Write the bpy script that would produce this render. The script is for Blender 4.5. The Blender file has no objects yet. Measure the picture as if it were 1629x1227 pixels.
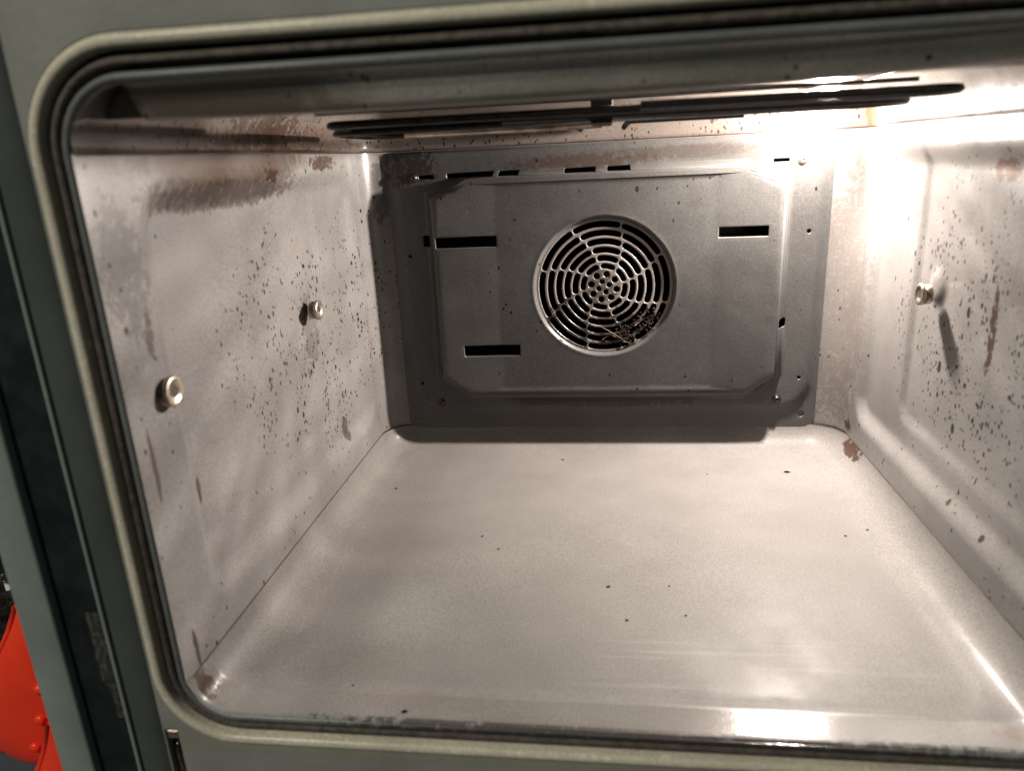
import bpy, math, random
from mathutils import Vector, Matrix, geometry, noise
random.seed(7)
S = bpy.context.scene
COL = S.collection

# ------------------------------------------------------------------ camera
cam_d = bpy.data.cameras.new('camera'); cam = bpy.data.objects.new('camera', cam_d)
COL.objects.link(cam); S.camera = cam
yw, pt, rl = (math.radians(a) for a in (7.6337, 17.4218, -2.8445))
fw = Vector((-math.sin(yw)*math.cos(pt), math.cos(yw)*math.cos(pt), -math.sin(pt)))
rt = Vector((math.cos(yw), math.sin(yw), 0)); up = rt.cross(fw)
r2 = rt*math.cos(rl) + up*math.sin(rl); u2 = -rt*math.sin(rl) + up*math.cos(rl)
M = Matrix((r2, u2, -fw)).transposed().to_4x4(); M.translation = Vector((.0007, -.3169, .2962))
cam.matrix_world = M
cam_d.sensor_width = 36; cam_d.lens = 1163.4/1629*36
cam_d.clip_start = .01; cam_d.clip_end = 50
cam_d.dof.use_dof = True; cam_d.dof.focus_distance = .74; cam_d.dof.aperture_fstop = 6.8

# ------------------------------------------------------------------ world, lamps, exposure
W = bpy.data.worlds.new('World'); S.world = W; W.use_nodes = True
bg = W.node_tree.nodes['Background']; bg.inputs[0].default_value = (.75, .85, .8, 1); bg.inputs[1].default_value = .045
S.view_settings.view_transform = 'Standard'; S.view_settings.look = 'None'
S.view_settings.exposure = 0; S.view_settings.gamma = 1
try: S.view_settings.use_curve_mapping = False
except Exception: pass
S.render.engine = 'CYCLES'
S.cycles.max_bounces = 10; S.cycles.diffuse_bounces = 6; S.cycles.glossy_bounces = 6
S.cycles.sample_clamp_indirect = 3
S.cycles.caustics_reflective = True; S.cycles.blur_glossy = .6

def area(name, loc, target, size, power, colour):
    l = bpy.data.lights.new(name, 'AREA'); l.energy = power; l.color = colour; l.shape = 'SQUARE'; l.size = size
    o = bpy.data.objects.new(name, l); COL.objects.link(o); o.location = loc
    o.rotation_euler = (Vector(target) - Vector(loc)).to_track_quat('-Z', 'Y').to_euler(); return o
area('room_ceiling_light', (-1.15, -1.5, 1.75), (0, 0, .15), .45, 40, (1, .99, .88))

LAMP = Vector((.190, .3705, .3275))

# ------------------------------------------------------------------ node helpers
class NT:
    def __init__(s, name):
        s.m = bpy.data.materials.new(name); s.m.use_nodes = True; s.t = s.m.node_tree
        s.b = s.t.nodes['Principled BSDF']; s.co = s.t.nodes.new('ShaderNodeTexCoord').outputs['Object']
    def n(s, typ): return s.t.nodes.new(typ)
    def put(s, sock, v):
        if isinstance(v, bpy.types.NodeSocket): s.t.links.new(v, sock)
        else: sock.default_value = v
    def math(s, op, a, b=0., c=None, clamp=False):
        x = s.n('ShaderNodeMath'); x.operation = op; x.use_clamp = clamp
        s.put(x.inputs[0], a); s.put(x.inputs[1], b)
        if c is not None: s.put(x.inputs[2], c)
        return x.outputs[0]
    def map(s, scale=(1, 1, 1), loc=(0, 0, 0)):
        x = s.n('ShaderNodeMapping'); s.put(x.inputs[0], s.co)
        x.inputs['Scale'].default_value = scale; x.inputs['Location'].default_value = loc
        return x.outputs[0]
    def noise(s, scale, detail=2, rough=.5, vec=None):
        x = s.n('ShaderNodeTexNoise'); s.put(x.inputs['Vector'], vec or s.co)
        x.inputs['Scale'].default_value = scale; x.inputs['Detail'].default_value = detail
        x.inputs['Roughness'].default_value = rough
        return x.outputs[0]
    def ramp(s, v, lo, hi, a=0., b=1.):
        x = s.n('ShaderNodeMapRange'); x.interpolation_type = 'SMOOTHSTEP'
        s.put(x.inputs[0], v); x.inputs[1].default_value = lo; x.inputs[2].default_value = hi
        x.inputs[3].default_value = a; x.inputs[4].default_value = b
        return x.outputs[0]
    def mix(s, f, a, b):
        x = s.n('ShaderNodeMix'); x.data_type = 'RGBA'; s.put(x.inputs[0], f)
        for k, v in ((6, a), (7, b)):
            s.put(x.inputs[k], v if isinstance(v, bpy.types.NodeSocket) else (*v, 1))
        return x.outputs[2]
    def vor(s, scale, vec=None):
        x = s.n('ShaderNodeTexVoronoi'); s.put(x.inputs['Vector'], vec or s.co); x.inputs['Scale'].default_value = scale
        return x.outputs['Distance'], x.outputs['Color']
    def specks(s, scale, dens, size, vec=None):
        """little round splashes: one per Voronoi cell, kept with probability dens"""
        d, c = s.vor(scale, vec)
        q = s.n('ShaderNodeSeparateColor'); s.put(q.inputs[0], c)
        keep = s.math('LESS_THAN', q.outputs[0], dens)
        rad = s.math('MULTIPLY', s.math('POWER', q.outputs[1], 3.0), size)
        rad = s.math('ADD', rad, size*.12)
        e = s.math('SUBTRACT', rad, d)
        return s.math('MULTIPLY', keep, s.ramp(e, 0, size*.12))
    def xyz(s):
        x = s.n('ShaderNodeSeparateXYZ'); s.put(x.inputs[0], s.co); return x.outputs
    def blob(s, c, r):
        """soft ellipsoid mask, None = ignore that axis"""
        o = s.xyz(); tot = 0.
        for k in range(3):
            if c[k] is None: continue
            d = s.math('DIVIDE', s.math('SUBTRACT', o[k], c[k]), r[k])
            tot = s.math('ADD', tot, s.math('MULTIPLY', d, d))
        return s.ramp(tot, 0., 1., 1., 0.)
    def bump(s, h, strength, dist, prev=None):
        x = s.n('ShaderNodeBump'); s.put(x.inputs['Height'], h); x.inputs['Strength'].default_value = strength
        x.inputs['Distance'].default_value = dist
        if prev is not None: s.put(x.inputs['Normal'], prev)
        return x.outputs[0]
    def done(s, col, rough, metal=0., normal=None, coat=0., coat_rough=.1, spec=.5):
        b = s.b
        s.put(b.inputs['Base Color'], col if isinstance(col, bpy.types.NodeSocket) else (*col, 1))
        s.put(b.inputs['Roughness'], rough); s.put(b.inputs['Metallic'], metal)
        b.inputs['Coat Weight'].default_value = coat; b.inputs['Coat Roughness'].default_value = coat_rough
        s.put(b.inputs['Specular IOR Level'], spec)
        if normal is not None: s.put(b.inputs['Normal'], normal)
        return s.m

RUST = (.075, .026, .008); NOTCH_SHADE = (.012, .008, .006); BROWN = (.085, .045, .028)

def enamel(name, base=(.30, .29, .285), rough=.36, specks=None, stains=(), smear=.3, grain=.17, coat=.45, waves=.25, ledge=0, spec=.12):
    m = NT(name)
    g = m.noise(750, 1.5, .6)
    g2 = m.noise(14, 4, .6)
    k = m.ramp(g, .3, .7, 1-grain, 1+grain)
    dark = tuple(c*.80 for c in base)
    dark = tuple(c*(.93 if ledge else .82) for c in base)
    col = m.mix(m.ramp(g2, .3, .7), dark, tuple(min(1, c*1.06) for c in base))
    mul = m.n('ShaderNodeMix'); mul.data_type = 'RGBA'; mul.blend_type = 'MULTIPLY'; mul.inputs[0].default_value = 1
    m.put(mul.inputs[6], col)
    cc = m.n('ShaderNodeCombineColor'); [m.put(cc.inputs[i], k) for i in range(3)]
    m.put(mul.inputs[7], cc.outputs[0]); col = mul.outputs[2]
    wob = m.noise(170, 6, .72); spl = m.noise(90, 6, .72)
    for (c, r, strength, colour, kind) in stains:
        if base[0] < .17: colour = tuple(q*.35 for q in colour)
        b = m.blob(c, r)
        if kind == 'soft': t = m.ramp(m.math('ADD', b, m.math('MULTIPLY', m.math('SUBTRACT', spl, .5), 1.1)), .35, .9)
        elif kind == 'streak':
            st = m.noise(1, 6, .72, m.map((190, 190, 60)))
            t = m.ramp(m.math('ADD', m.math('MULTIPLY', b, .42), st), .75, .83)
        else: t = m.ramp(m.math('ADD', m.math('MULTIPLY', b, .40), wob), .77, .84)
        t = m.math('MULTIPLY', m.math('MULTIPLY', t, m.ramp(b, 0, .15)), strength)
        col = m.mix(t, col, colour)
    rgh = m.ramp(m.noise(22, 4, .6), .3, .7, rough-.06, rough+.08)
    if specks:
        dens, ctr, rad, extra = specks
        area_ = m.blob(ctr, rad)
        stretch = m.map((1, 1, .62))
        tot = 0.
        clump = m.ramp(m.noise(38, 2, .5, m.map((1, 1, .55))), .40, .68)
        for sc, dn, sz in ((95, .12, .26), (150, .35, .28), (240, .8, .38), (400, 2.2, .48)):
            dd = m.math('MULTIPLY', m.math('ADD', m.math('MULTIPLY', area_, m.math('ADD', clump, .04)), .014), dn*dens)
            tot = m.math('MAXIMUM', tot, m.specks(sc, dd, sz, stretch))
        tint = m.mix(m.ramp(m.noise(90), .45, .7), (.005, .0035, .003), (.022, .010, .006))
        col = m.mix(tot, col, tint); rgh = m.math('MAXIMUM', rgh, m.math('MULTIPLY', tot, .75))
    # pale water marks / haze
    if smear:
        hz = m.ramp(m.noise(9, 3, .5, m.map((1, 1.5, .7), (3, 1, 2))), .35, .8, 0, smear)
        col = m.mix(hz, col, tuple(min(1, c*1.2+.02) for c in base))
    if ledge:      # the polished front ledge of the floor pan
        led = m.ramp(m.xyz()[1], ledge-.002, ledge+.002)
        rgh = m.mix(led, (.13, .13, .13), rgh); spec = m.ramp(m.xyz()[1], ledge-.002, ledge+.002, .32, spec)
        wipe = m.math('MULTIPLY', m.ramp(m.noise(1, 4, .6, m.map((5, 190, 1), (.3, .1, 0))), .52, .72), m.blob((.09, .055, X), (.14, .05, 1)))
        col = m.mix(m.math('MULTIPLY', wipe, .35), col, (.26, .255, .25))
    nrm = m.bump(m.noise(900, 1), .12, .0006)
    nrm = m.bump(m.noise(45, 2, .5), waves, .0012, nrm)
    return m.done(col, rgh, 0, nrm, coat, .20, spec)

def plain(name, col, rough, metal=0., var=.2, scale=60, bump=.15, coat=0., spec=.5):
    m = NT(name)
    c = m.mix(m.ramp(m.noise(scale, 5, .65), .3, .7), tuple(x*(1-var) for x in col), tuple(min(1, x*(1+var)) for x in col))
    return m.done(c, m.ramp(m.noise(scale*2, 3), .3, .7, max(.03, rough-.06), rough+.08), metal, m.bump(m.noise(scale*8, 2), bump, .0006), coat, .1, spec)

X = None
GREY = (.150, .143, .139)
MAT = {}
MAT['left'] = enamel('enamel_left_wall', GREY, .40, (2.2, (X, .260, .160), (1, .19, .115), 0), [
    ((X, .15, .300), (1, .17, .020), .8, (.10, .055, .03), 'soft'),
    ((X, .15, .286), (1, .17, .020), .5, (.09, .045, .02), 'noise'), ((X, .14, .281), (1, .14, .014), .6, (.05, .022, .012), 'streak'),
    ((X, .205, .291), (1, .016, .009), .9, RUST, 'noise'),
    ((X, .305, .298), (1, .05, .010), .9, RUST, 'noise'),
    ((X, .030, .215), (1, .006, .020), .7, (.10, .05, .035), 'noise'),
    ((X, .012, .150), (1, .003, .03), .8, RUST, 'streak'),
    ((X, .0155, .035), (1, .0035, .024), 1, RUST, 'streak'),
    ((X, .060, .115), (1, .0035, .016), .85, RUST, 'streak'),
    ((X, .30, .06), (1, .012, .02), .8, RUST, 'streak'),
    ((X, .02, .25), (1, .03, .06), .5, (.12, .10, .09), 'noise'),
    ((X, .412, .27), (1, .012, .05), .5, NOTCH_SHADE, 'noise'),  # black notch shadows at the rear corner, painted in
    ((X, .255, .165), (1, .03, .05), .4, BROWN, 'noise')], smear=.22)
MAT['right'] = enamel('enamel_right_wall', GREY, .38, (1.9, (X, .18, .17), (1, .15, .13), 0), [
    ((X, .166, .175), (1, .007, .045), .85, RUST, 'noise'),
    ((X, .1795, .0496), (1, .0045, .0045), .9, RUST, 'noise'),
    ((X, .1306, .0484), (1, .004, .0045), .9, RUST, 'noise'),
    ((X, .385, .030), (1, .014, .010), 1, (.09, .04, .02), 'noise'),
    ((X, .176, .274), (1, .03, .012), .9, (.2, .09, .04), 'noise'),
    ((X, .35, .296), (1, .03, .012), .9, (.22, .1, .05), 'noise'),
    ((X, .40, .15), (1, .05, .2), .4, (.2, .14, .11), 'noise')], smear=.25)
MAT['floor'] = enamel('enamel_floor', (.128, .121, .116), .50, None, [
    ((-.230, .010, X), (.009, .014, 1), .8, (.10, .05, .03), 'noise'),
    ((-.10, .018, X), (.09, .012, 1), .15, (.30, .19, .14), 'noise'),
    ((.215, .015, X), (.03, .008, 1), .5, (.25, .12, .06), 'noise'),
    ((.232, .36, X), (.007, .036, 1), .9, (.10, .045, .03), 'noise'),
    ((.05, .02, X), (.2, .02, 1), .18, (.45, .44, .43), 'streak'),
    ((-.15, .05, X), (.05, .03, 1), .1, (.3, .2, .15), 'noise')], smear=.0, coat=.05, waves=.03, ledge=.024)
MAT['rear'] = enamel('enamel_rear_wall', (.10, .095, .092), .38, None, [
    ((.2135, X, .16), (.0035, 1, .2), 1, (.12, .04, .02), 'soft'),
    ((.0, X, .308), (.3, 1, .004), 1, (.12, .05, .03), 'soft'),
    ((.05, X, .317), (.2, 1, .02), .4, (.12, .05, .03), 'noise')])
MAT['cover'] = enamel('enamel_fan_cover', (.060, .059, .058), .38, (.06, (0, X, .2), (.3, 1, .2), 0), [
    ((0, X, .0505), (.16, 1, .0045), .9, (.03, .014, .010), 'soft'), ((0, X, .0475), (.16, 1, .009), .5, (.05, .022, .014), 'streak'),  # shade line under the face edge painted in, plus grease streaks
    ((-.02, X, .288), (.12, 1, .012), .6, (.1, .05, .03), 'noise'),
    ((-.19, X, .29), (.05, 1, .03), .8, (.03, .018, .012), 'noise'),
    ((.08, X, .293), (.1, 1, .01), .4, (.1, .05, .03), 'noise')], smear=.15)
MAT['grille'] = enamel('enamel_grille', (.15, .138, .13), .38, None, [
    ((.02, X, .125), (.055, 1, .035), 1, (.014, .009, .007), 'noise'),
    ((-.035, X, .13), (.04, 1, .05), .95, (.02, .013, .010), 'noise'),
    ((-.005, X, .168), (.03, 1, .03), .8, (.05, .035, .028), 'noise')])
MAT['pan'] = enamel('enamel_ceiling_pan', (.12, .102, .09), .36, (.9, (X, .15, .31), (1, .4, .2), 0), [
    ((X, .25, .315), (1, .22, .02), .55, (.17, .07, .04), 'noise'), ((.228, .388, .315), (.022, .018, .02), 1, (.30, .10, .03), 'soft'),
    ((-.22, .06, X), (.06, .09, 1), .6, (.06, .035, .025), 'soft'),
    ((X, .2, .3065), (1, .3, .0035), .85, (.035, .014, .009), 'soft'),
    ((-.2, .2, .32), (.1, .1, .03), .7, RUST, 'noise')])
MAT['seam'] = plain('seam_grime', (.03, .014, .009), .8, 0, .5)
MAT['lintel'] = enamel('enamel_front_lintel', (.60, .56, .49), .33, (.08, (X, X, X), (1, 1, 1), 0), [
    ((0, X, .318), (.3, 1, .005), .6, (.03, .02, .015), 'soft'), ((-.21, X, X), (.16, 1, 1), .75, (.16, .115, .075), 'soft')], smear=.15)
MAT['lip'] = enamel('enamel_opening_lip', (.13, .132, .125), .38, None, [
    ((.02, X, .0), (.28, 1, .012), .75, (.05, .03, .022), 'noise')], smear=.1, coat=.1)
MAT['frame'] = enamel('enamel_front_frame', (.235, .232, .212), .40, None, [
    ((X, X, -.02), (1, 1, .01), .3, (.22, .17, .1), 'soft')], smear=.22, coat=.2, grain=.05)
MAT['frame_shaded'] = enamel('enamel_frame_shaded', (.060, .066, .062), .42, None, [], smear=.05, coat=.1, grain=.05)  # frame enamel with the left column's shade in its colour
MAT['bead'] = enamel('enamel_stained_bead', (.64, .60, .48), .38, None, [
    ((X, X, X), (1, 1, 1), .3, (.20, .12, .06), 'noise')], smear=.2, coat=.2)
MAT['gasket'] = plain('gasket_braid', (.075, .058, .048), .55, .2, .5, 300, .8)
MAT['groove'] = plain('gasket_groove', (.012, .010, .009), .6)
MAT['strip'] = plain('dark_trim', (.010, .012, .013), .38, 0, .3, 40, .1)
MAT['side'] = enamel('enamel_side_post', (.21, .235, .215), .45, None, [], smear=.15, coat=.15, grain=.05)
MAT['black'] = plain('recess_black', (.004, .0035, .003), .7)  # near black: darkness inside chamber, hinge pocket and socket painted in
MAT['fan'] = plain('fan_steel', (.02, .017, .015), .5, .8)
MAT['rod'] = plain('element_rod', (.022, .020, .020), .42, .55, .5, 120, .3)
MAT['steel'] = plain('stud_steel', (.40, .34, .28), .33, .9, .25, 300, .1)
MAT['zinc'] = plain('bracket_steel', (.42, .33, .27), .35, .9, .4, 90, .2)
MAT['crumb'] = plain('burnt_crumb', (.010, .006, .004), .9, 0, .5, 60, .3, 0, .15)
MAT['straw'] = plain('charred_straw', (.05, .025, .015), .6, 0, .5)
MAT['red'] = plain('red_silicone', (.90, .05, .018), .27, 0, .05, 20, .05)
MAT['wall'] = plain('dark_wall', (.018, .017, .018), .7)
MAT['orange'] = plain('orange_wood', (.50, .22, .05), .5, 0, .2)
MAT['white'] = plain('white_cloth', (.6, .6, .6), .7)
MAT['wire'] = plain('rack_wire', (.10, .08, .075), .35, .9, .3)
MAT['bead_g'] = plain('glass_beads', (.45, .36, .25), .2, 0, .5, 400)
m = NT('faded_label')
MAT['label'] = m.done(m.mix(m.ramp(m.noise(1, 3, .7, m.map((420, 1, 200))), .5, .56), (.020, .021, .019), (.062, .062, .052)), .6)
m = NT('lamp_glass'); m.b.inputs['Emission Color'].default_value = (1, .82, .62, 1); m.b.inputs['Emission Strength'].default_value = 55
m.done((.9, .8, .7), .3); MAT['glow'] = m.m

# ------------------------------------------------------------------ mesh helpers
def tag(o, label=None, cat=None, group=None, kind=None):
    for k, v in (('label', label), ('category', cat), ('group', group), ('kind', kind)):
        if v: o[k] = v
    return o
def empty(name, loc=(0, 0, 0)):
    o = bpy.data.objects.new(name, None); COL.objects.link(o); o.location = loc; return o
def link(name, me, mat, parent=None):
    o = bpy.data.objects.new(name, me); COL.objects.link(o)
    if mat and not me.materials: me.materials.append(mat)
    if parent:
        o.parent = parent
        w = Vector((0, 0, 0)); q = parent
        while q: w += q.location; q = q.parent
        if any(w): o.location = -w          # geometry is authored in world space
    return o
def mesh(name, vs, fs, mat, parent=None, smooth=True, flip=False):
    me = bpy.data.meshes.new(name)
    if flip: fs = [tuple(reversed(f)) for f in fs]
    me.from_pydata([tuple(v) for v in vs], [], fs); me.update()
    if smooth: me.polygons.foreach_set('use_smooth', [True]*len(me.polygons))
    return link(name, me, MAT[mat], parent)
class MB:
    def __init__(s): s.v = []; s.f = []
    def add(s, vs, fs):
        k = len(s.v); s.v += [tuple(v) for v in vs]; s.f += [tuple(i+k for i in f) for f in fs]; return s
    def grid(s, rows, closed_u=False, closed_v=False, flip=False):
        n = len(rows); k = len(rows[0]); vs = [p for r in rows for p in r]; fs = []
        for i in range(n if closed_u else n-1):
            for j in range(k if closed_v else k-1):
                a, b, c, d = i*k+j, ((i+1) % n)*k+j, ((i+1) % n)*k+(j+1) % k, i*k+(j+1) % k
                fs.append((a, d, c, b) if flip else (a, b, c, d))
        return s.add(vs, fs)
    def tube(s, pts, r, n=12, caps=True, taper=None):
        pts = [Vector(p) for p in pts]; rows = []
        t0 = (pts[1]-pts[0]).normalized(); nrm = t0.orthogonal().normalized()
        for i, p in enumerate(pts):
            t = (pts[min(i+1, len(pts)-1)]-pts[max(i-1, 0)]).normalized()
            nrm = (nrm - t*nrm.dot(t)).normalized(); bn = t.cross(nrm); rr = r*(taper(i/(len(pts)-1)) if taper else 1)
            rows.append([p + (nrm*math.cos(a)+bn*math.sin(a))*rr for a in [2*math.pi*j/n for j in range(n)]])
        k = len(s.v); s.grid(rows, closed_v=True, flip=True)
        if caps:
            s.f.append(tuple(k+j for j in range(n))); e = k+(len(rows)-1)*n; s.f.append(tuple(e+j for j in reversed(range(n))))
        return s
    def box(s, lo, hi, b=.0):
        x0, y0, z0 = lo; x1, y1, z1 = hi
        v = [(x, y, z) for z in (z0, z1) for y in (y0, y1) for x in (x0, x1)]
        return s.add(v, [(0, 2, 3, 1), (4, 5, 7, 6), (0, 1, 5, 4), (2, 6, 7, 3), (0, 4, 6, 2), (1, 3, 7, 5)])
    def lathe(s, origin, axis, prof, n=40, radial=None):
        """prof: list of (distance along axis, radius)"""
        o = Vector(origin); a = Vector(axis).normalized(); u = a.orthogonal().normalized(); w = a.cross(u)
        rows = [[o + a*d + (u*math.cos(t)+w*math.sin(t))*r for t in [2*math.pi*j/n for j in range(n)]] for d, r in prof]
        return s.grid(rows, closed_v=True, flip=True)
    def build(s, name, mat, parent=None, smooth=True, bevel=0., flat_angle=None):
        o = mesh(name, s.v, s.f, mat, parent, smooth)
        if bevel:
            bm = o.modifiers.new('bevel', 'BEVEL'); bm.width = bevel; bm.segments = 3; bm.limit_method = 'ANGLE'
            bm.harden_normals = False
        return o
def sm(t): t = max(0., min(1., t)); return t*t*(3-2*t)
def rrect(x0, z0, x1, z1, r, n=10):
    rs = r if isinstance(r, (list, tuple)) else [r]*4     # bl, br, tr, tl
    P = []
    for (cx, cz, a0, q) in ((x0+rs[0], z0+rs[0], 180, rs[0]), (x1-rs[1], z0+rs[1], 270, rs[1]), (x1-rs[2], z1-rs[2], 0, rs[2]), (x0+rs[3], z1-rs[3], 90, rs[3])):
        for i in range(n+1):
            a = math.radians(a0+90*i/n); P.append((cx+q*math.cos(a), cz+q*math.sin(a)))
    return P
def inside(p, poly):
    c = False; n = len(poly); x, y = p; j = n-1
    for i in range(n):
        xi, yi = poly[i]; xj, yj = poly[j]
        if (yi > y) != (yj > y) and x < (xj-xi)*(y-yi)/(yj-yi)+xi: c = not c
        j = i
    return c
def seg_dist(p, poly):
    best = 1e9; n = len(poly); px, py = p
    for i in range(n):
        ax, ay = poly[i]; bx, by = poly[(i+1) % n]; dx, dy = bx-ax, by-ay; L = dx*dx+dy*dy
        t = 0 if L == 0 else max(0, min(1, ((px-ax)*dx+(py-ay)*dy)/L))
        d = math.hypot(px-ax-t*dx, py-ay-t*dy)
        if d < best: best = d
    return best
def offset(poly, d):
    """outward offset of a convex CCW outline"""
    n = len(poly); out = []
    for i in range(n):
        a, b, c = poly[i-1], poly[i], poly[(i+1) % n]
        n1 = (b[1]-a[1], a[0]-b[0]); n2 = (c[1]-b[1], b[0]-c[0])
        l1 = math.hypot(*n1) or 1; l2 = math.hypot(*n2) or 1
        nx, ny = n1[0]/l1+n2[0]/l2, n1[1]/l1+n2[1]/l2; l = math.hypot(nx, ny) or 1
        out.append((b[0]+nx/l*d, b[1]+ny/l*d))
    return out
def sheet(outline, holes, step, hfun, to3d, extra_rings=(), rim=.0012, lip=.002, edge_lip=.0):
    """flat pressed sheet: triangulated with real openings, pressed by hfun, rounded rims round each opening"""
    xs = [p[0] for p in outline]; ys = [p[1] for p in outline]
    V, E = [], []
    def loop(P, closed=True):
        k = len(V); V.extend(Vector(p) for p in P); n = len(P)
        E.extend((k+i, k+(i+1) % n) for i in range(n if closed else n-1))
    loop(outline); rings = []
    for h in holes:
        loop(h)
        for q in (.3, .65, 1.): R = offset(h, rim*q); loop(R)
    for R in extra_rings: loop(R)
    bb = [(min(p[0] for p in h)-rim*2, min(p[1] for p in h)-rim*2, max(p[0] for p in h)+rim*2, max(p[1] for p in h)+rim*2) for h in holes]
    y = min(ys)+step*.5
    while y < max(ys):
        x = min(xs)+step*.5
        while x < max(xs):
            ok = inside((x, y), outline)
            if ok:
                for h, b in zip(holes, bb):
                    if b[0] < x < b[2] and b[1] < y < b[3] and (inside((x, y), h) or seg_dist((x, y), h) < rim*1.2): ok = False; break
            if ok: V.append(Vector((x, y)))
            x += step
        y += step
    v, e, f, *_ = geometry.delaunay_2d_cdt(V, E, [], 0, 1e-6)
    hs = []
    for p in v:
        h = hfun(p[0], p[1])
        for q, b in zip(holes, bb):
            if b[0] < p[0] < b[2] and b[1] < p[1] < b[3]:
                d = seg_dist(p, q)
                if d < rim: t = 1-d/rim; h -= rim*.7*(1-math.sqrt(max(0, 1-t*t)))
        hs.append(h)
    F = []
    for t in f:
        c = (sum(v[i][0] for i in t)/3, sum(v[i][1] for i in t)/3)
        if not inside(c, outline): continue
        if any(b[0] < c[0] < b[2] and b[1] < c[1] < b[3] and inside(c, h) for h, b in zip(holes, bb)): continue
        F.append(tuple(t))
    P = [to3d(p[0], p[1], h) for p, h in zip(v, hs)]
    # turned-in lips of the openings
    for h in list(holes):
        k = len(P); n = len(h)
        for p in h: P.append(to3d(p[0], p[1], hfun(*p)-rim*.7))
        for p in h: P.append(to3d(p[0], p[1], hfun(*p)-rim*.7-lip))
        F += [(k+i, k+(i+1) % n, k+n+(i+1) % n, k+n+i) for i in range(n)]
    if edge_lip:
        k = len(P); n = len(outline)
        for p in outline: P.append(to3d(p[0], p[1], hfun(*p)))
        for p in outline: P.append(to3d(p[0], p[1], hfun(*p)-edge_lip))
        F += [(k+i, k+n+i, k+n+(i+1) % n, k+(i+1) % n) for i in range(n)]
    return P, F

# ================================================================== THE OVEN
DEPTH = .416; HW = .235; FR = .026; ZS = .306
oven = tag(empty('oven', (0, 0, 0)), 'open built-in oven with grey speckled enamel interior and grease-spattered side walls', 'oven')

# ---- side walls (pressed sheet with recessed field and rounded rear corner)
RC = .030
def wall_point(s, z, h, sg):
    L = DEPTH-RC
    if s <= L: return (sg*(HW+h), s, z)
    a = (s-L)/RC
    return (sg*(HW-RC+(RC+h)*math.cos(a)), L+(RC+h)*math.sin(a), z)
def box_in(s, z, s0, z0, s1, z1, w, r):
    """0 outside, 1 well inside a rounded box, soft ramp of width w"""
    cx, cz, hx, hz = (s0+s1)/2, (z0+z1)/2, (s1-s0)/2-r, (z1-z0)/2-r
    dx, dz = abs(s-cx)-hx, abs(z-cz)-hz
    d = r-(math.hypot(max(dx, 0), max(dz, 0))+min(max(dx, dz), 0))
    return sm(d/w)
def side_height(s, z, sg=1):
    h = (.0065 if sg > 0 else .0064)*box_in(s, z, .040, .040, .374, .292, .018, .028)
    h += .0022*box_in(s, z, -.3, .070, .292, .6, .013, .02)*min(1, h/(.0065 if sg > 0 else .0064))
    for ys in (.249, .024):
        d = math.hypot(s-ys, z-.190)
        h -= (.0026 if sg > 0 else .0014)*sm((.017-d)/.012) if ys > .1 else .001*sm((.014-d)/.008)
    # faint ridge shaped in for the thin reflection lines beside the rear corner
    h += .0018*math.exp(-((s-.388)/.0030)**2)*sm((z-.05)/.02)*sm((.30-z)/.02)
    h += .0011*(noise.noise(Vector((s*9, z*9, 3)))) * sm(s/.02)*sm((z-.02)/.02)*sm((.30-z)/.02)
    return h
for sg, key in ((-1, 'left'), (1, 'right')):
    smax = DEPTH-RC+RC*math.pi/2; ns, nz = 190, 120
    rows = []
    for i in range(ns+1):
        s = smax*i/ns
        rows.append([wall_point(s, .021+(ZS-.021)*j/nz, side_height(s, .021+(ZS-.021)*j/nz, sg), sg) for j in range(nz+1)])
    MB().grid(rows, flip=(sg > 0)).build('side_wall', key, oven)

# ---- rear wall
hole = [(-.186, .05), (.186, .05), (.186, .288), (-.186, .288)]
out = [(-(HW-RC), .0205), (HW-RC, .0205), (HW-RC, ZS), (-(HW-RC), ZS)]
def back3(off): return lambda x, z, h: (x, DEPTH-off-h, z)
P, F = sheet(out, [hole], .012, lambda x, z: 0, back3(0))
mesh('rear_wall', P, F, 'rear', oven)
# chamber behind the cover
hb = MB(); hb.add([(-.19, DEPTH+.001, .045), (.19, DEPTH+.001, .045), (.19, DEPTH+.001, .292), (-.19, DEPTH+.001, .292),
                  (-.19, DEPTH+.06, .045), (.19, DEPTH+.06, .045), (.19, DEPTH+.06, .292), (-.19, DEPTH+.06, .292)],
                 [(4, 5, 6, 7), (0, 1, 5, 4), (1, 2, 6, 5), (2, 3, 7, 6), (3, 0, 4, 7)])
hb.build('fan_chamber', 'black', oven, smooth=False)
fb = MB()
for k in range(14):
    a = 2*math.pi*k/14; c, s_ = math.cos(a), math.sin(a); c2, s2 = math.cos(a+.16), math.sin(a+.16)
    fb.add([(.022*c, DEPTH+.012, .1695+.022*s_), (.060*c2, DEPTH+.006, .1695+.060*s2), (.060*c2, DEPTH+.03, .1695+.060*s2), (.022*c, DEPTH+.03, .1695+.022*s_)], [(0, 1, 2, 3)])
fb.lathe((0, DEPTH+.03, .1695), (0, -1, 0), [(0, .06), (.001, .06), (.001, .012), (.014, .011), (.016, .0)], 40)
fb.build('fan_blades', 'fan', oven)

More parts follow.
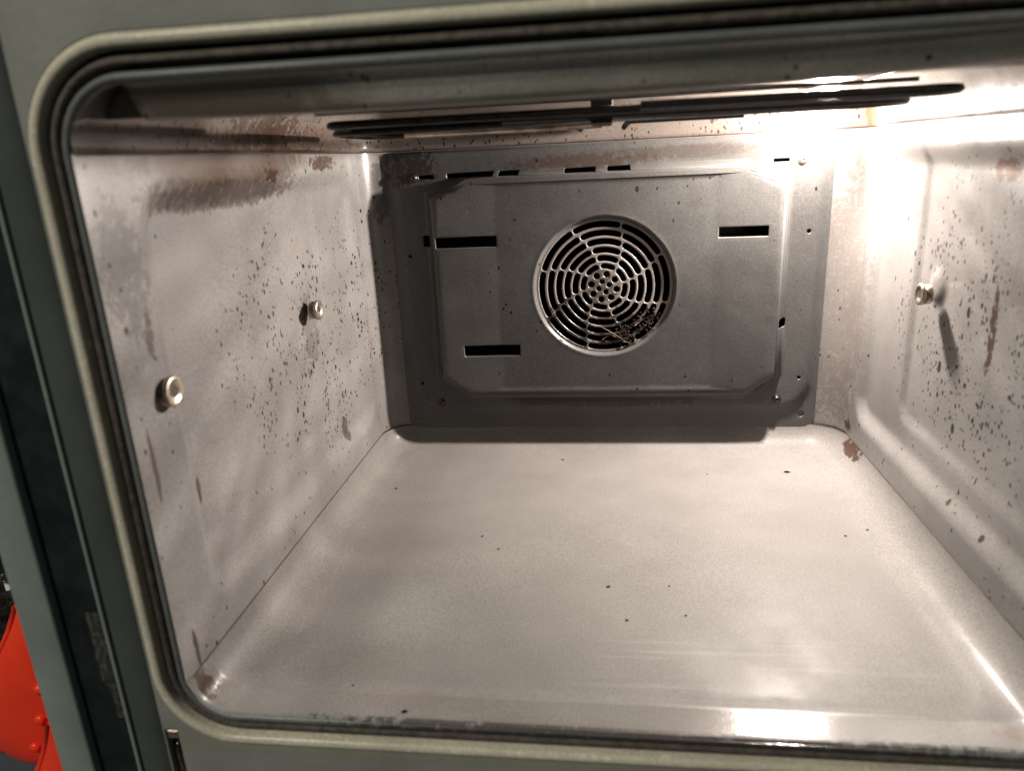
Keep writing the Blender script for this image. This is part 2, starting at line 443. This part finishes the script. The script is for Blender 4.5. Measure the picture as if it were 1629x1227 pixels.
# ---- fan cover
FX, FZ, FRAD = 0.0, .1695, .0665
face = [(-.139, .0525), (.139, .0525), (.175, .073), (.175, .266), (.130, .283), (-.130, .283), (-.175, .266), (-.175, .073)]
def hp(x, z):
    d = 1e9; n = len(face)
    for i in range(n):
        ax, az = face[i]; bx, bz = face[(i+1) % n]; L = math.hypot(bx-ax, bz-az)
        d = min(d, ((bx-ax)*(z-az)-(bz-az)*(x-ax))/L)
    return d
def cover_h(x, z):
    h = .0016 + .0030*box_in(x, z, -.207, .0345, .207, .34, .007, .034)
    d = hp(x, z)
    wd = .0045 + .0065*sm((abs(x)-.13)/.03)*sm((z-.06)/.03)*sm((.285-z)/.03)
    h += .0135*sm(d/wd)
    if d > 0: h += .0028*max(0, abs(x)-.104)/.06*sm((d-.001)/.012)
    q = math.hypot(x-FX, z-FZ)
    h += .0004*sm(1-(q-FRAD)/.006) - .0040*sm((FRAD+.0030-q)/.0040)
    return h
out = rrect(-.2115, .0175, .2115, .3045, [.012, .012, .004, .004], 6)
def rr(x0, z0, x1, z1, r=.0008): return rrect(x0, z0, x1, z1, r, 4)
holes = [rr(-.1635, .2125, -.1035, .2228), rr(.1075, .2140, .1520, .2232), rr(-.1420, .1020, -.0850, .1130),
         rr(.1675, .1235, .1757, .1325, .002), rr(-.1790, .2130, -.1725, .2240),
         rr(-.1510, .2785, -.1044, .2828), rr(-.0992, .2785, -.0798, .2828), rr(-.0360, .2785, -.0068, .2826), rr(.0042, .2785, .0256, .2826),
         rr(-.1790, .2785, -.1640, .2820), rr(.1565, .2795, .1705, .2822),
         rrect(FX-FRAD+.0006, FZ-FRAD+.0006, FX+FRAD-.0006, FZ+FRAD-.0006, FRAD-.00061, 24)]
def circ(x, z, r, n=14): return [(x+r*math.cos(2*math.pi*i/n), z+r*math.sin(2*math.pi*i/n)) for i in range(n)]
for x, z, r in ((-.198, .0298, .0026), (.198, .0312, .0030), (-.193, .069, .0016), (.1927, .0709, .0016), (.1922, .2153, .0019), (-.1939, .2039, .0017)):
    holes.append(circ(x, z, r))
rings = [offset(face, -d) for d in (.0005, .002, .004, .006, .0085, .011)]
rings += [circ(FX, FZ, FRAD+d, 96) for d in (.001, .002, .003, .004, .007, .012)]
for sx in (-1, 1): rings.append([(sx*.104, .07), (sx*.1041, .27), (sx*.1042, .07)][::sx])
P, F = sheet(out, holes, .0042, cover_h, back3(.0), rings, rim=.0010, lip=.0016, edge_lip=.0016)
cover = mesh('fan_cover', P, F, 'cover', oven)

# grille: one stamped disc with slots
def polar(r, a): return (FX+r*math.cos(a), FZ+r*math.sin(a))
slots = []
for k, rad in enumerate((.0608, .0523, .0441, .0360, .0280, .0203)):
    w = .0029 if k < 5 else .0026
    for j in range(8):
        c0 = math.radians(74-45*j-3.6*k); half = math.radians(22.5) - (.0034)/rad
        a0, a1 = c0-math.radians(22.5)-half, c0-math.radians(22.5)+half
        n = max(4, int(10*rad/.06)+2); L = []
        for i in range(n+1): L.append(polar(rad+w, a0+(a1-a0)*i/n))
        c = polar(rad, a1); 
        for i in range(1, 5): t = a1+math.pi*i/5; L.append((c[0]+w*math.cos(t), c[1]+w*math.sin(t)))
        for i in range(n+1): L.append(polar(rad-w, a1+(a0-a1)*i/n))
        c = polar(rad, a0)
        for i in range(1, 5): t = a0+math.pi+math.pi*i/5; L.append((c[0]+w*math.cos(t), c[1]+w*math.sin(t)))
        slots.append(L)
for j in range(8): slots.append(circ(*polar(.0126, math.radians(78+45*j)), .0032, 12))
for j in range(4): slots.append(circ(*polar(.0054, math.radians(20+90*j)), .0026, 12))
yg = DEPTH-.0016-.0030-.0135-.0004+.0040+.0012
P, F = sheet(circ(FX, FZ, FRAD+.0024, 96), slots, .0016, lambda x, z: .0004*math.cos(min(1, math.hypot(x-FX, z-FZ)/FRAD)*1.5), lambda x, z, h: (x, yg-.0014-h, z), rim=.0007, lip=.0012)
mesh('fan_grille', P, F, 'grille', cover)

# screws
def screw(x, z, h, r, mat):
    b = MB(); b.lathe((x, DEPTH-h, z), (0, -1, 0), [(0, r*1.45), (.0006, r*1.45), (.0008, r*1.3), (.0010, r), (.0022, r*.95), (.0028, r*.75), (.0028, r*.42), (.0012, r*.36), (.0012, .0)], 24)
    return b.build('screw', mat, cover)
MAT['screw'] = plain('zinc_screw', (.42, .37, .28), .28, .9, .3)
MAT['screw_dark'] = plain('dark_screw', (.05, .04, .035), .3, .7, .4)  # darker metal for all but the upper right screw
for x, z, mm in ((.1821, .2802, 'screw'), (-.1838, .2800, 'screw_dark'), (.1727, .0484, 'screw_dark'), (-.1739, .0475, 'screw_dark')):
    screw(x, z, .0046, .0030, mm)

# ---- floor pan
def u_path(r, hw, depth, y0=0., n=14):
    P = [(-hw, y0+(depth-r-y0)*i/30) for i in range(31)]
    for i in range(1, n+1): a = math.pi-math.pi/2*i/n; P.append((-hw+r+r*math.cos(a), depth-r+r*math.sin(a)))
    P += [(-hw+r+(2*hw-2*r)*i/40, depth) for i in range(1, 41)]
    for i in range(1, n+1): a = math.pi/2-math.pi/2*i/n; P.append((hw-r+r*math.cos(a), depth-r+r*math.sin(a)))
    P += [(hw, depth-r+(y0-depth+r)*i/30) for i in range(1, 31)]
    return P
def u_sdf(x, y, r=.036):
    hx = HW-r; dx = abs(x)-hx; dy = y-(DEPTH-r)
    return r-(math.hypot(max(dx, 0), max(dy, 0))+min(max(dx, dy), 0))
def floor_z(x, y):
    d = max(.0, u_sdf(x, y)); z = FR-math.sqrt(max(0, FR*FR-(FR-d)**2)) if d < FR else 0.
    # the field of the floor is dished a little behind a flat front ledge
    dish = box_in(x, y, -.212, .024, .212, .395, .012, .03)
    z -= .0013*dish
    z += .0006*noise.noise(Vector((x*7, y*7, .3)))*sm(d/.05)*sm((y-.0)/.05)
    return z
d0 = .0005
outline = u_path(.036-d0, HW-d0, DEPTH-d0, 0.)
rings = []
outl = [(p[0], p[1]) for p in outline][::-1]     # CCW
outl += [(-HW+d0+(2*HW-2*d0)*i/90, 0.) for i in range(1, 90)]
def u_ring(d): 
    q = u_path(max(.006, .036-d), HW-d, DEPTH-d, .001)[::-1]; return q
V, E = [], []
def lp(Pt, closed):
    k = len(V); V.extend(Vector(p) for p in Pt); E.extend((k+i, k+(i+1) % len(Pt)) for i in range(len(Pt) if closed else len(Pt)-1))
lp(outl, True)
for d in (.001, .002, .0035, .0055, .008, .011, .0145, .018, .022, .0255, .029): lp(u_ring(d), False)
for j in range(61):
    for i in range(105):
        y = .0025 + .383*j/60; x = -.204+.408*i/104
        V.append(Vector((x, y)))
for j in range(12):
    for i in range(100): V.append(Vector((-.203+.406*i/99, .0012+.0035*j+.0011)))
v, e, f, *_ = geometry.delaunay_2d_cdt(V, E, [], 0, 1e-6)
F = [tuple(t) for t in f if inside((sum(v[i][0] for i in t)/3, sum(v[i][1] for i in t)/3), outl)]
P = [(p[0], p[1], min(.0208, floor_z(p[0], p[1]))) for p in v]
mesh('oven_floor', P, F, 'floor', oven)

# seam between the floor pan and the walls (thin dark bead of grime)
sp = [(x*(1.0), y, .0208) for x, y in u_path(.036, HW-.0002, DEPTH-.0004, .004)]
MB().tube(sp, .00045, 6).build('floor_seam', 'seam', oven)
sp = [(x, y, ZS) for x, y in u_path(RC, HW-.0002, DEPTH-.0002, .003)]
MB().tube(sp, .0006, 6).build('ceiling_seam', 'seam', oven)

# ---- ceiling pan
rc = .030; rows = []
prof = [(0, 0)]+[(.0012, .0008), (.0012, .004)]+[(.0012+rc*(1-math.cos(a)), .004+rc*math.sin(a)) for a in [math.pi/2*i/12 for i in range(1, 13)]]
base = u_path(RC, HW, DEPTH, .0)
for d, z in prof:
    rows.append([(x, y, ZS+z) for x, y in u_path(max(.003, RC-d), HW-d, DEPTH-d, 0.)])
b = MB(); b.grid(rows, flip=False)
k = len(b.v)-len(rows[-1]); b.f.append(tuple(k+i for i in range(len(rows[-1]))))
b.build('ceiling_pan', 'pan', oven)

# ---- front lintel (rolled lower edge hanging from the ceiling pan)
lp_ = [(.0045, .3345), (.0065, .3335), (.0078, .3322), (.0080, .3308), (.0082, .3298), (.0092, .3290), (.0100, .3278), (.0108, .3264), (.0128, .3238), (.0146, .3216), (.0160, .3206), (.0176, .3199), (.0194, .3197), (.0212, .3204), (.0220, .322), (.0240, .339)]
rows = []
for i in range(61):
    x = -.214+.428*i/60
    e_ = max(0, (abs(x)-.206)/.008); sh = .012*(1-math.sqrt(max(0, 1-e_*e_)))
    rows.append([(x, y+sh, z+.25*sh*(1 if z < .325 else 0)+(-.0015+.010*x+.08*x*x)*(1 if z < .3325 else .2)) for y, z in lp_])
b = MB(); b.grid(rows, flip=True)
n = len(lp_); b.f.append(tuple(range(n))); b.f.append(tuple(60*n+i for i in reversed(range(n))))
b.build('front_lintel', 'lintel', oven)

MB().box((-.2350, .0255, .3215), (.2350, .0270, .345)).build('lintel_backing', 'lintel', oven, smooth=False)

# ---- ring round the opening: lip, groove, gasket, bead
def ring_path(o, n=14):
    return rrect(-.2355-o, .0006-o, .2355+o, .3345+o, [.026+o, .026+o, .030+o, .030+o], n)
def ring(name, prof, mat, parent=oven, wob=0.):
    rows = []
    for o, y in prof:
        rows.append([(x, y, z) for x, z in dense(ring_path(o))])
    return MB().grid(rows, closed_v=True, flip=False).build(name, mat, parent)
def dense(P, step=.012):
    out = []; n = len(P)
    for i in range(n):
        a, b_ = P[i], P[(i+1) % n]; L = math.hypot(b_[0]-a[0], b_[1]-a[1]); m_ = 31 if L > .2 else 1
        out += [(a[0]+(b_[0]-a[0])*t/m_, a[1]+(b_[1]-a[1])*t/m_) for t in range(m_)]
    return out
ring('opening_lip', [(-.0004, .0045)]+[(.0020-.0024*math.cos(t), .0026-.0030*math.sin(t)) for t in [math.pi*i/10 for i in range(11)]]+[(.0046, .010)], 'lip')
ring('gasket_groove', [(.0042, .010), (.0128, .010), (.0138, .004)], 'groove')
ring('door_gasket', [(.0086+.0026*math.cos(t), .0054-.0042*math.sin(t)) for t in [-.5+(math.pi+1)*i/16 for i in range(17)]][::-1], 'gasket')
ring('stained_bead', [(.0132, .006), (.0134, .0015)]+[(.0164-.0029*math.cos(t), .0008-.0024*math.sin(t)) for t in [math.pi*i/10 for i in range(11)]]+[(.0205, .0022)], 'bead')

# ---- front frame face with hinge opening
inner = ring_path(.0198, 10)
x_l = -.2568
outf = [(x_l, -.115), (.30, -.115), (.30, .45), (x_l, .45)]
hs = rr(-.2556, -.085, -.2478, -.0128, .0012)
# hinge slot lies beside the bead, so cut both openings
P, F = sheet(outf, [inner, hs], .012, lambda x, z: 0, lambda x, z, h: (x, .0008-h, z), rim=.001, lip=.004)
frame = mesh('front_frame', P, F, 'frame', oven)
# left frame column as its own piece, shade painted in as darker enamel
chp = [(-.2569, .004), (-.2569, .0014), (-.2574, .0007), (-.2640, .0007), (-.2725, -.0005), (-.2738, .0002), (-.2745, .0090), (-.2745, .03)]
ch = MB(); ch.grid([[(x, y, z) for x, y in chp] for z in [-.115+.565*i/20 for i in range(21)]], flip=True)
ch.build('shaded_frame_side', 'frame_shaded', oven)
hg = MB(); hg.box((-.262, .006, -.088), (-.246, .05, -.010)); hg.build('hinge_pocket', 'black', frame, smooth=False)
hg = MB(); hg.box((-.2552, .0016, -.0195), (-.2482, .006, -.0140)); hg.build('hinge_clip', 'zinc', frame, smooth=False, bevel=.0006)
hg = MB(); hg.tube([(-.2525, .004, -.026), (-.2515, .0035, -.05), (-.2510, .004, -.084)], .0011, 8); hg.build('hinge_arm', 'zinc', frame)

# ---- dark trim strip and pale side post
st = [(-.2752, .03), (-.2752, .0035), (-.2758, .0018), (-.2770, .0012), (-.2782, .0018), (-.2790, .0045), (-.2810, .0050), (-.3050, .0050), (-.3075, .0050), (-.3075, .03)]
tb = MB(); tb.grid([[(x, y, z) for x, y in st] for z in [-.2+.65*i/20 for i in range(21)]], flip=True)
trim = tb.build('side_trim', 'strip', oven)
ps = [(-.3068, .03), (-.3068, .0012), (-.3074, .0002), (-.3084, -.0004), (-.3270, -.0004), (-.3284, .0002), (-.3292, .0016), (-.3292, .06)]
tb = MB(); tb.grid([[(x, y, z) for x, y in ps] for z in [-.2+.65*i/20 for i in range(21)]], flip=True)
tb.build('side_post', 'side', oven)
MB().tube([(-.2774, .0014, -.2+.65*i/20) for i in range(21)], .0013, 8).build('trim_edge_highlight', 'side', trim)  # highlight along the rolled trim edge, added as a pale tube
# worn label on the trim strip
lb = MB(); n = 14; L = []
for i in range(n+1):
    z = .0630-.0720*i/n; a = random.uniform(-.0006, .0006)
    L.append([(-.2905+a + (.004 if i > 9 else 0), .00495, z), (-.2905+a+(.004 if i > 9 else 0), .0046, z), (-.2835+a*.5, .0046, z), (-.2824+a, .00495, z)])
lb.grid(L, flip=True); lb.build('worn_label', 'label', trim)

# ---- heating element
EZ = .3168
def arc(cx, cy, r, a0, a1, n=10): return [(cx+r*math.cos(math.radians(a0+(a1-a0)*i/n)), cy+r*math.sin(math.radians(a0+(a1-a0)*i/n)), EZ) for i in range(n+1)]
el = empty('heating_element', (0, 0, EZ)); el.parent = oven
pa = [(-.02, .405, EZ), (-.02, .33, EZ)]+arc(-.035, .325, .015, 0, -90, 6)+[(-.16, .310, EZ)]+arc(-.165, .285, .025, 90, 180, 6)+arc(-.165, .225, .025, 180, 270, 6)+[(.155, .200, EZ)]+arc(.155, .176, .024, 90, -90, 12)+[(-.06, .152, EZ)]
MB().tube(pa, .0024, 12).build('element_rod', 'rod', el)
pb = [(.02, .405, EZ), (.02, .27, EZ)]+arc(.030, .262, .010, 180, 270, 5)+[(.10, .252, EZ)]
MB().tube(pb, .0024, 12).build('element_rod', 'rod', el)
pc = [(.02, .092, EZ), (.165, .092, EZ)]+arc(.165, .106, .014, -90, 90, 14)+[(-.15, .120, EZ)]+arc(-.15, .130, .010, 270, 180, 5)+[(-.160, .16, EZ)]
MB().tube([(x, y, z+.0012) for x, y, z in pc], .0024, 12).build('element_rod', 'rod', el)
pd = [(-.195, .2, EZ), (-.1, .197, EZ), (.05, .2035, EZ), (.178, .2035, EZ)]
MB().tube([(-.150, .262, EZ-.001), (-.05, .262, EZ-.001), (.0, .262, EZ-.001)], .0030, 12).build('terminal_tube', 'zinc', el)
br = MB(); br.box((-.0065, .150, .3125), (.0065, .1525, .335)); br.box((-.0065, .150, .3125), (.0065, .215, .3135)); br.build('element_bracket', 'rod', el, smooth=False, bevel=.0004)
br = MB(); br.box((-.150, .372, .3165), (-.060, .374, .326)); br.box((-.150, .372, .3160), (-.06, .395, .3168)); br.box((-.137, .368, .3170), (-.135, .372, .328)); br.build('terminal_plate', 'zinc', el, smooth=False, bevel=.0004)
br = MB(); br.box((-.17, .04, .3235), (.17, .0425, .326)); br.box((-.165, .118, .3235), (.165, .1205, .326)); br.build('support_bar', 'rod', el, smooth=False)

# ---- oven lamp
lamp = empty('oven_lamp', LAMP); lamp.parent = oven
MB().lathe((LAMP.x, LAMP.y, .343), (0, 0, -1), [(0, .026), (.004, .026), (.006, .024), (.0065, .0205), (.003, .0195), (.0, .0195)], 40).build('lamp_collar', 'zinc', lamp)
b = MB(); b.lathe((LAMP.x, LAMP.y, .3405), (0, 0, -1), [(0, .0075), (.006, .0078), (.012, .0066), (.0155, .0040), (.0168, .0)], 24); bulb = b.build('lamp_bulb', 'glow', lamp)
ld = bpy.data.lights.new('oven_lamp_light', 'POINT'); ld.energy = 27; ld.color = (1, .89, .80); ld.shadow_soft_size = .0095
ld.use_nodes = True; nt = ld.node_tree; em = nt.nodes['Emission']
def LN(op, a, b=0., c=None, kind='ShaderNodeMath'):
    x = nt.nodes.new(kind); x.operation = op
    for k, v in enumerate((a, b) if c is None else (a, b, c)):
        if isinstance(v, bpy.types.NodeSocket): nt.links.new(v, x.inputs[k])
        else: x.inputs[k].default_value = v
    return x.outputs[0]
def LR(v, lo, hi, a, b):
    x = nt.nodes.new('ShaderNodeMapRange'); x.interpolation_type = 'SMOOTHSTEP'; nt.links.new(v, x.inputs[0])
    for k, q in enumerate((lo, hi, a, b)): x.inputs[k+1].default_value = q
    return x.outputs[0]
# lamp output shaped by direction, no glass built: dimmed right, back and up, lifted left,
# with faint rays added from noise
tc = nt.nodes.new('ShaderNodeTexCoord'); sx = nt.nodes.new('ShaderNodeSeparateXYZ'); nt.links.new(tc.outputs['Normal'], sx.inputs[0])
dx_, dy_, dz_ = sx.outputs
st_ = LN('MULTIPLY', LR(dx_, .10, .62, 1, .2), LR(dy_, .0, .45, 1, .26))
st_ = LN('MULTIPLY', st_, LR(dz_, -.05, .35, 1, .5))
def rays(a, seed, k, lo, hi):
    ang = LN('ARCTAN2', a, dz_); nz = nt.nodes.new('ShaderNodeTexNoise'); nz.noise_dimensions = '1D'
    nz.inputs['Scale'].default_value = k; nz.inputs['Detail'].default_value = 1.5
    nt.links.new(LN('ADD', ang, seed), nz.inputs['W']); return LR(nz.outputs[0], .38, .66, lo, hi)
ray_ = LN('SUBTRACT', LN('MULTIPLY', rays(dx_, 3.1, 9, .82, 1.28), rays(dy_, 9.4, 9, .84, 1.24)), 1.)
st_ = LN('MULTIPLY', st_, LN('ADD', 1., LN('MULTIPLY', ray_, LN('MULTIPLY', LR(dz_, -.72, -.5, 0, 1), LR(dx_, -.95, -.6, .4, 1)))))
st_ = LN('MULTIPLY', st_, LR(dx_, -.92, -.5, 1.3, 1))
nt.links.new(st_, em.inputs['Strength'])
lo = bpy.data.objects.new('oven_lamp_light', ld); COL.objects.link(lo); lo.parent = lamp; lo.location = (0, 0, -.006)

# ---- rack studs screwed to the side walls
def stud(sg, y, z):
    b = MB(); x = sg*(HW+.0010 if y > .1 else HW)
    R = .0080 if y > .1 else .0086
    b.lathe((x, y, z), (-sg, 0, 0), [(-.002, R*.9), (.0008, R*.9), (.0011, R*.84), (.0012, R*.66), (.0026, R*.66), (.0028, R*.95), (.0032, R*1.0), (.0048, R*1.0), (.0054, R*.96), (.0057, R*.88), (.0055, R*.62), (.0049, R*.54), (.0049, R*.36), (.0020, R*.33), (.0020, 0)], 40)
    o = b.build('rack_stud', 'steel', oven)
    c = MB(); c.lathe((x, y, z), (-sg, 0, 0), [(.0051, R*.36), (.0051, R*.12), (.0051, 0)], 6); c.build('socket', 'black', o, smooth=False)
stud(-1, .249, .1835); stud(-1, .034, .1835); stud(1, .249, .1845)

# ================================================================== loose things
def crumb(x, y, s, asp, name='crumb'):
    vs, fs = [], []; n = 8; rows = []
    for i in range(1, 5):
        t = math.pi*i/5
        rows.append([(s*asp*math.sin(t)*math.cos(a)*random.uniform(.7, 1.2), s*math.sin(t)*math.sin(a)*random.uniform(.7, 1.2), s*.42*(1+math.cos(t))) for a in [2*math.pi*j/n for j in range(n)]])
    b = MB(); b.grid(rows, closed_v=True, flip=False); b.f.append(tuple(range(n))[::-1]); b.f.append(tuple(3*n+j for j in range(n)))
    o = b.build(name, 'crumb'); o.location = (x, y, floor_z(x, y)-.0001); o.rotation_euler = (0, 0, random.uniform(-.5, .5)); return o
cr = [(.1699, .342, .0016, 1.9, 'largest oval black crumb lying at the right rear of the oven floor'),
      (.0132, .1034, .0010, 1.2, 'small round black crumb in the middle of the oven floor'),
      (.0522, .1103, .0008, 1.2, 'tiny black crumb right of the round one at mid floor'),
      (.0015, .1422, .0010, 1.9, 'flat dark crumb straight below the fan grille at mid floor'),
      (.0445, .1449, .0006, 1.4, 'faint speck-sized crumb right of the flat one below the fan'),
      (-.0847, .1916, .0010, 1.3, 'dark crumb left of centre on the floor, nearer of two'),
      (-.101, .2112, .0008, 1.8, 'thin dark crumb left of centre on the floor, farther of two'),
      (-.1134, .0100, .0012, 1.5, 'brown crumb on the floor close to the front lip'),
      (.2060, .2308, .0008, 1.5, 'dark crumb beside the foot of the right side wall'),
      (.1866, .2217, .0009, 1.4, 'dark crumb near the right wall, farther from it than its neighbour'),
      (-.1982, .2996, .0009, 1.6, 'black crumb near the left rear corner of the oven floor'),
      (-.0432, .3701, .0010, 1.6, 'small black crumb at the rear of the floor under the fan cover'),
      (.0958, .3367, .0007, 1.5, 'tiny brown crumb at the rear right of the floor'),
      (-.1504, .0300, .0007, 1.2, 'tiny brown crumb near the front left floor corner')]
for x, y, s, a, lb_ in cr: tag(crumb(x, y, s, a), lb_, 'crumb', 'burnt crumbs on the oven floor')

# charred scraps caught in the lower right of the grille
deb = tag(empty('charred_debris', (.02, yg-.002, .125)), 'blackened greasy scraps and straw caught in the lower right of the fan grille', 'debris')
b = MB()
for k in range(150):
    q = random.random(); x = .010+.044*q+random.gauss(0, .006); z = .118+.022*q+random.gauss(0, .005)
    if math.hypot(x-FX, z-FZ) > FRAD-.004: continue
    s = random.uniform(.0006, .0017)
    rows = [[(x+s*math.sin(t)*math.cos(a)*random.uniform(.5, 1.5), yg-.0012-s*.5*math.cos(t)-random.random()*.0004, z+s*math.sin(t)*math.sin(a)*random.uniform(.5, 1.5)) for a in [2*math.pi*j/6 for j in range(6)]] for t in [math.pi*i/4 for i in (.3, 1.3, 2.5, 3.7)]]
    b.grid(rows, closed_v=True)
b.build('burnt_grease', 'crumb', deb)
b = MB()
for (x0, z0, x1, z1) in ((-.004, .130, .020, .115), (.004, .122, .014, .117), (-.002, .116, .006, .121), (.018, .114, .026, .112), (.03, .13, .044, .140)):
    b.tube([(x0, yg-.0018, z0), ((x0+x1)/2, yg-.0030, (z0+z1)/2+.0008), (x1, yg-.0020, z1)], .0005, 6)
b.build('straw', 'straw', deb)

# ================================================================== beside the oven
w = MB(); w.box((-3.2, 1.2, -1.0), (3.2, 1.3, 2.2)); tag(w.build('wall', 'wall', smooth=False), kind='structure')

def mitt(cx, y, cz, hgt, wid, tilt, label):
    """hanging silicone mitt: flattened rounded pouch with a raised rim and grip nubs"""
    root = tag(empty('oven_mitt', (cx, y, cz)), label, 'oven mitt', 'red silicone mitts hanging beside the oven')
    R = Matrix.Rotation(tilt, 4, 'Y')
    n = 40; rows = []
    for i in range(n+1):
        t = i/n; z = -hgt*t
        hw = wid*(.34+.66*sm(t/.62)) if t < .70 else wid*math.sqrt(max(.0004, 1-((t-.70)/.30)**2))
        th = .020*(.6+.4*sm(t*2)) * (1 if t < .7 else math.sqrt(max(.002, 1-((t-.70)/.30)**2)))
        rows.append([R @ Vector((hw*math.cos(a)*1.0, -th*abs(math.sin(a))**.8*(1 if math.sin(a) > 0 else -1), z)) + Vector((cx, y, cz)) for a in [2*math.pi*j/32 for j in range(32)]])
    b = MB(); b.grid(rows, closed_v=True, flip=True); b.f.append(tuple(range(32))); b.build('mitt_body', 'red', root)
    pts = []
    for i in range(61):
        s = -1+2*i/60; 
        t = .93*math.cos(s*math.pi/2)**.55 if abs(s) < .999 else 0
        t = max(.04, t); hw = wid*(.34+.66*sm(t/.62)) if t < .70 else wid*math.sqrt(max(.0004, 1-((t-.70)/.30)**2))
        th = .020*(.6+.4*sm(t*2)) * (1 if t < .7 else math.sqrt(max(.002, 1-((t-.70)/.30)**2)))
        pts.append(R @ Vector(((1 if s > 0 else -1)*hw*.78, -th*.63, -hgt*t)) + Vector((cx, y, cz)))
    MB().tube(pts, .0028, 8).build('raised_rim', 'red', root)
    MB().tube([(cx, y, cz-.004), (cx, (y+.150)/2, (cz-.0255)/2-.006), (cx, .1465, -.0250), (cx, .1535, -.0210), (cx, .154, -.034)], .0018, 8).build('hanging_loop', 'red', root)
    b = MB()
    for (u, t) in ((.45, .42), (.50, .60), (.42, .78)):
        p = R @ Vector((u*wid, -.019, -hgt*t)) + Vector((cx, y, cz))
        MB().lathe(p, (0, -1, 0), [(-.004, .0045), (.0005, .0045), (.0015, .0032), (.002, 0)], 16).build('grip_nub', 'red', root)
mitt(-.462, .15, -.030, .176, .042, math.radians(17), 'large glossy red silicone mitt hanging rounded end down at the far left')
mitt(-.436, .125, -.120, .20, .048, math.radians(10), 'smaller red silicone piece half hidden behind the pale side post')

# shelf rack with odds and ends
rack = tag(empty('wire_shelf_rack', (-.80, .45, -.8)), 'dark wire shelf rack with slanting bars behind the red mitt', 'shelf rack')
b = MB()
for z0, z1 in ((-.215, -.150), (-.262, -.205), (-.300, -.240), (-.318, -.262), (-.395, -.330)):
    b.tube([(-.90, .45, z0-.045), (-.70, .45, z1+.01)], .0028, 8)
b.build('shelf_bar', 'wire', rack)
b = MB(); b.tube([(-.835, .47, -.8), (-.835, .47, .5)], .008, 12); b.build('upright_post', 'wire', rack)
b = MB(); b.tube([(-.835, .462, -.052), (-.80, .17, -.046), (-.72, .150, -.042), (-.40, .150, -.022)], .0028, 8); b.build('hanging_rail', 'wire', rack)
b = MB(); b.tube([(-.92, .43, -.40), (-.70, .43, -.335)], .007, 10); b.build('red_rail', 'red', rack)
o = MB().box((-.95, .50, -.318), (-.72, .54, -.272)).build('wooden_board', 'orange', smooth=False, bevel=.003); tag(o, 'orange brown wooden board lying on the wire shelf', 'board')
o = MB(); 
rows = [[(-.92+.18*i/10, .49+.01*math.sin(j*1.3+i), -.268+.06*j/6*(.4+.6*i/10)) for i in range(11)] for j in range(7)]
o.grid(rows, flip=True); o = o.build('white_cloth', 'white'); md = o.modifiers.new('s', 'SOLIDIFY'); md.thickness = .004; tag(o, 'crumpled white cloth on the shelf above the wooden board', 'cloth')
b = MB()
for i in range(16):
    for j in range(7):
        c = (-.93+.011*i+random.uniform(-.002, .002), .42+random.uniform(0, .01), -.400+.010*j+.002*i+random.uniform(-.002, .002))
        b.lathe((c[0], c[1], c[2]-.005), (0, 0, 1), [(0, .0005), (.002, .0042), (.005, .0052), (.008, .0042), (.01, .0005)], 8)
tag(b.build('bead_string', 'bead_g'), 'heap of pale glassy beads on the lower shelf bar behind the red mitt', 'beads', kind='stuff')
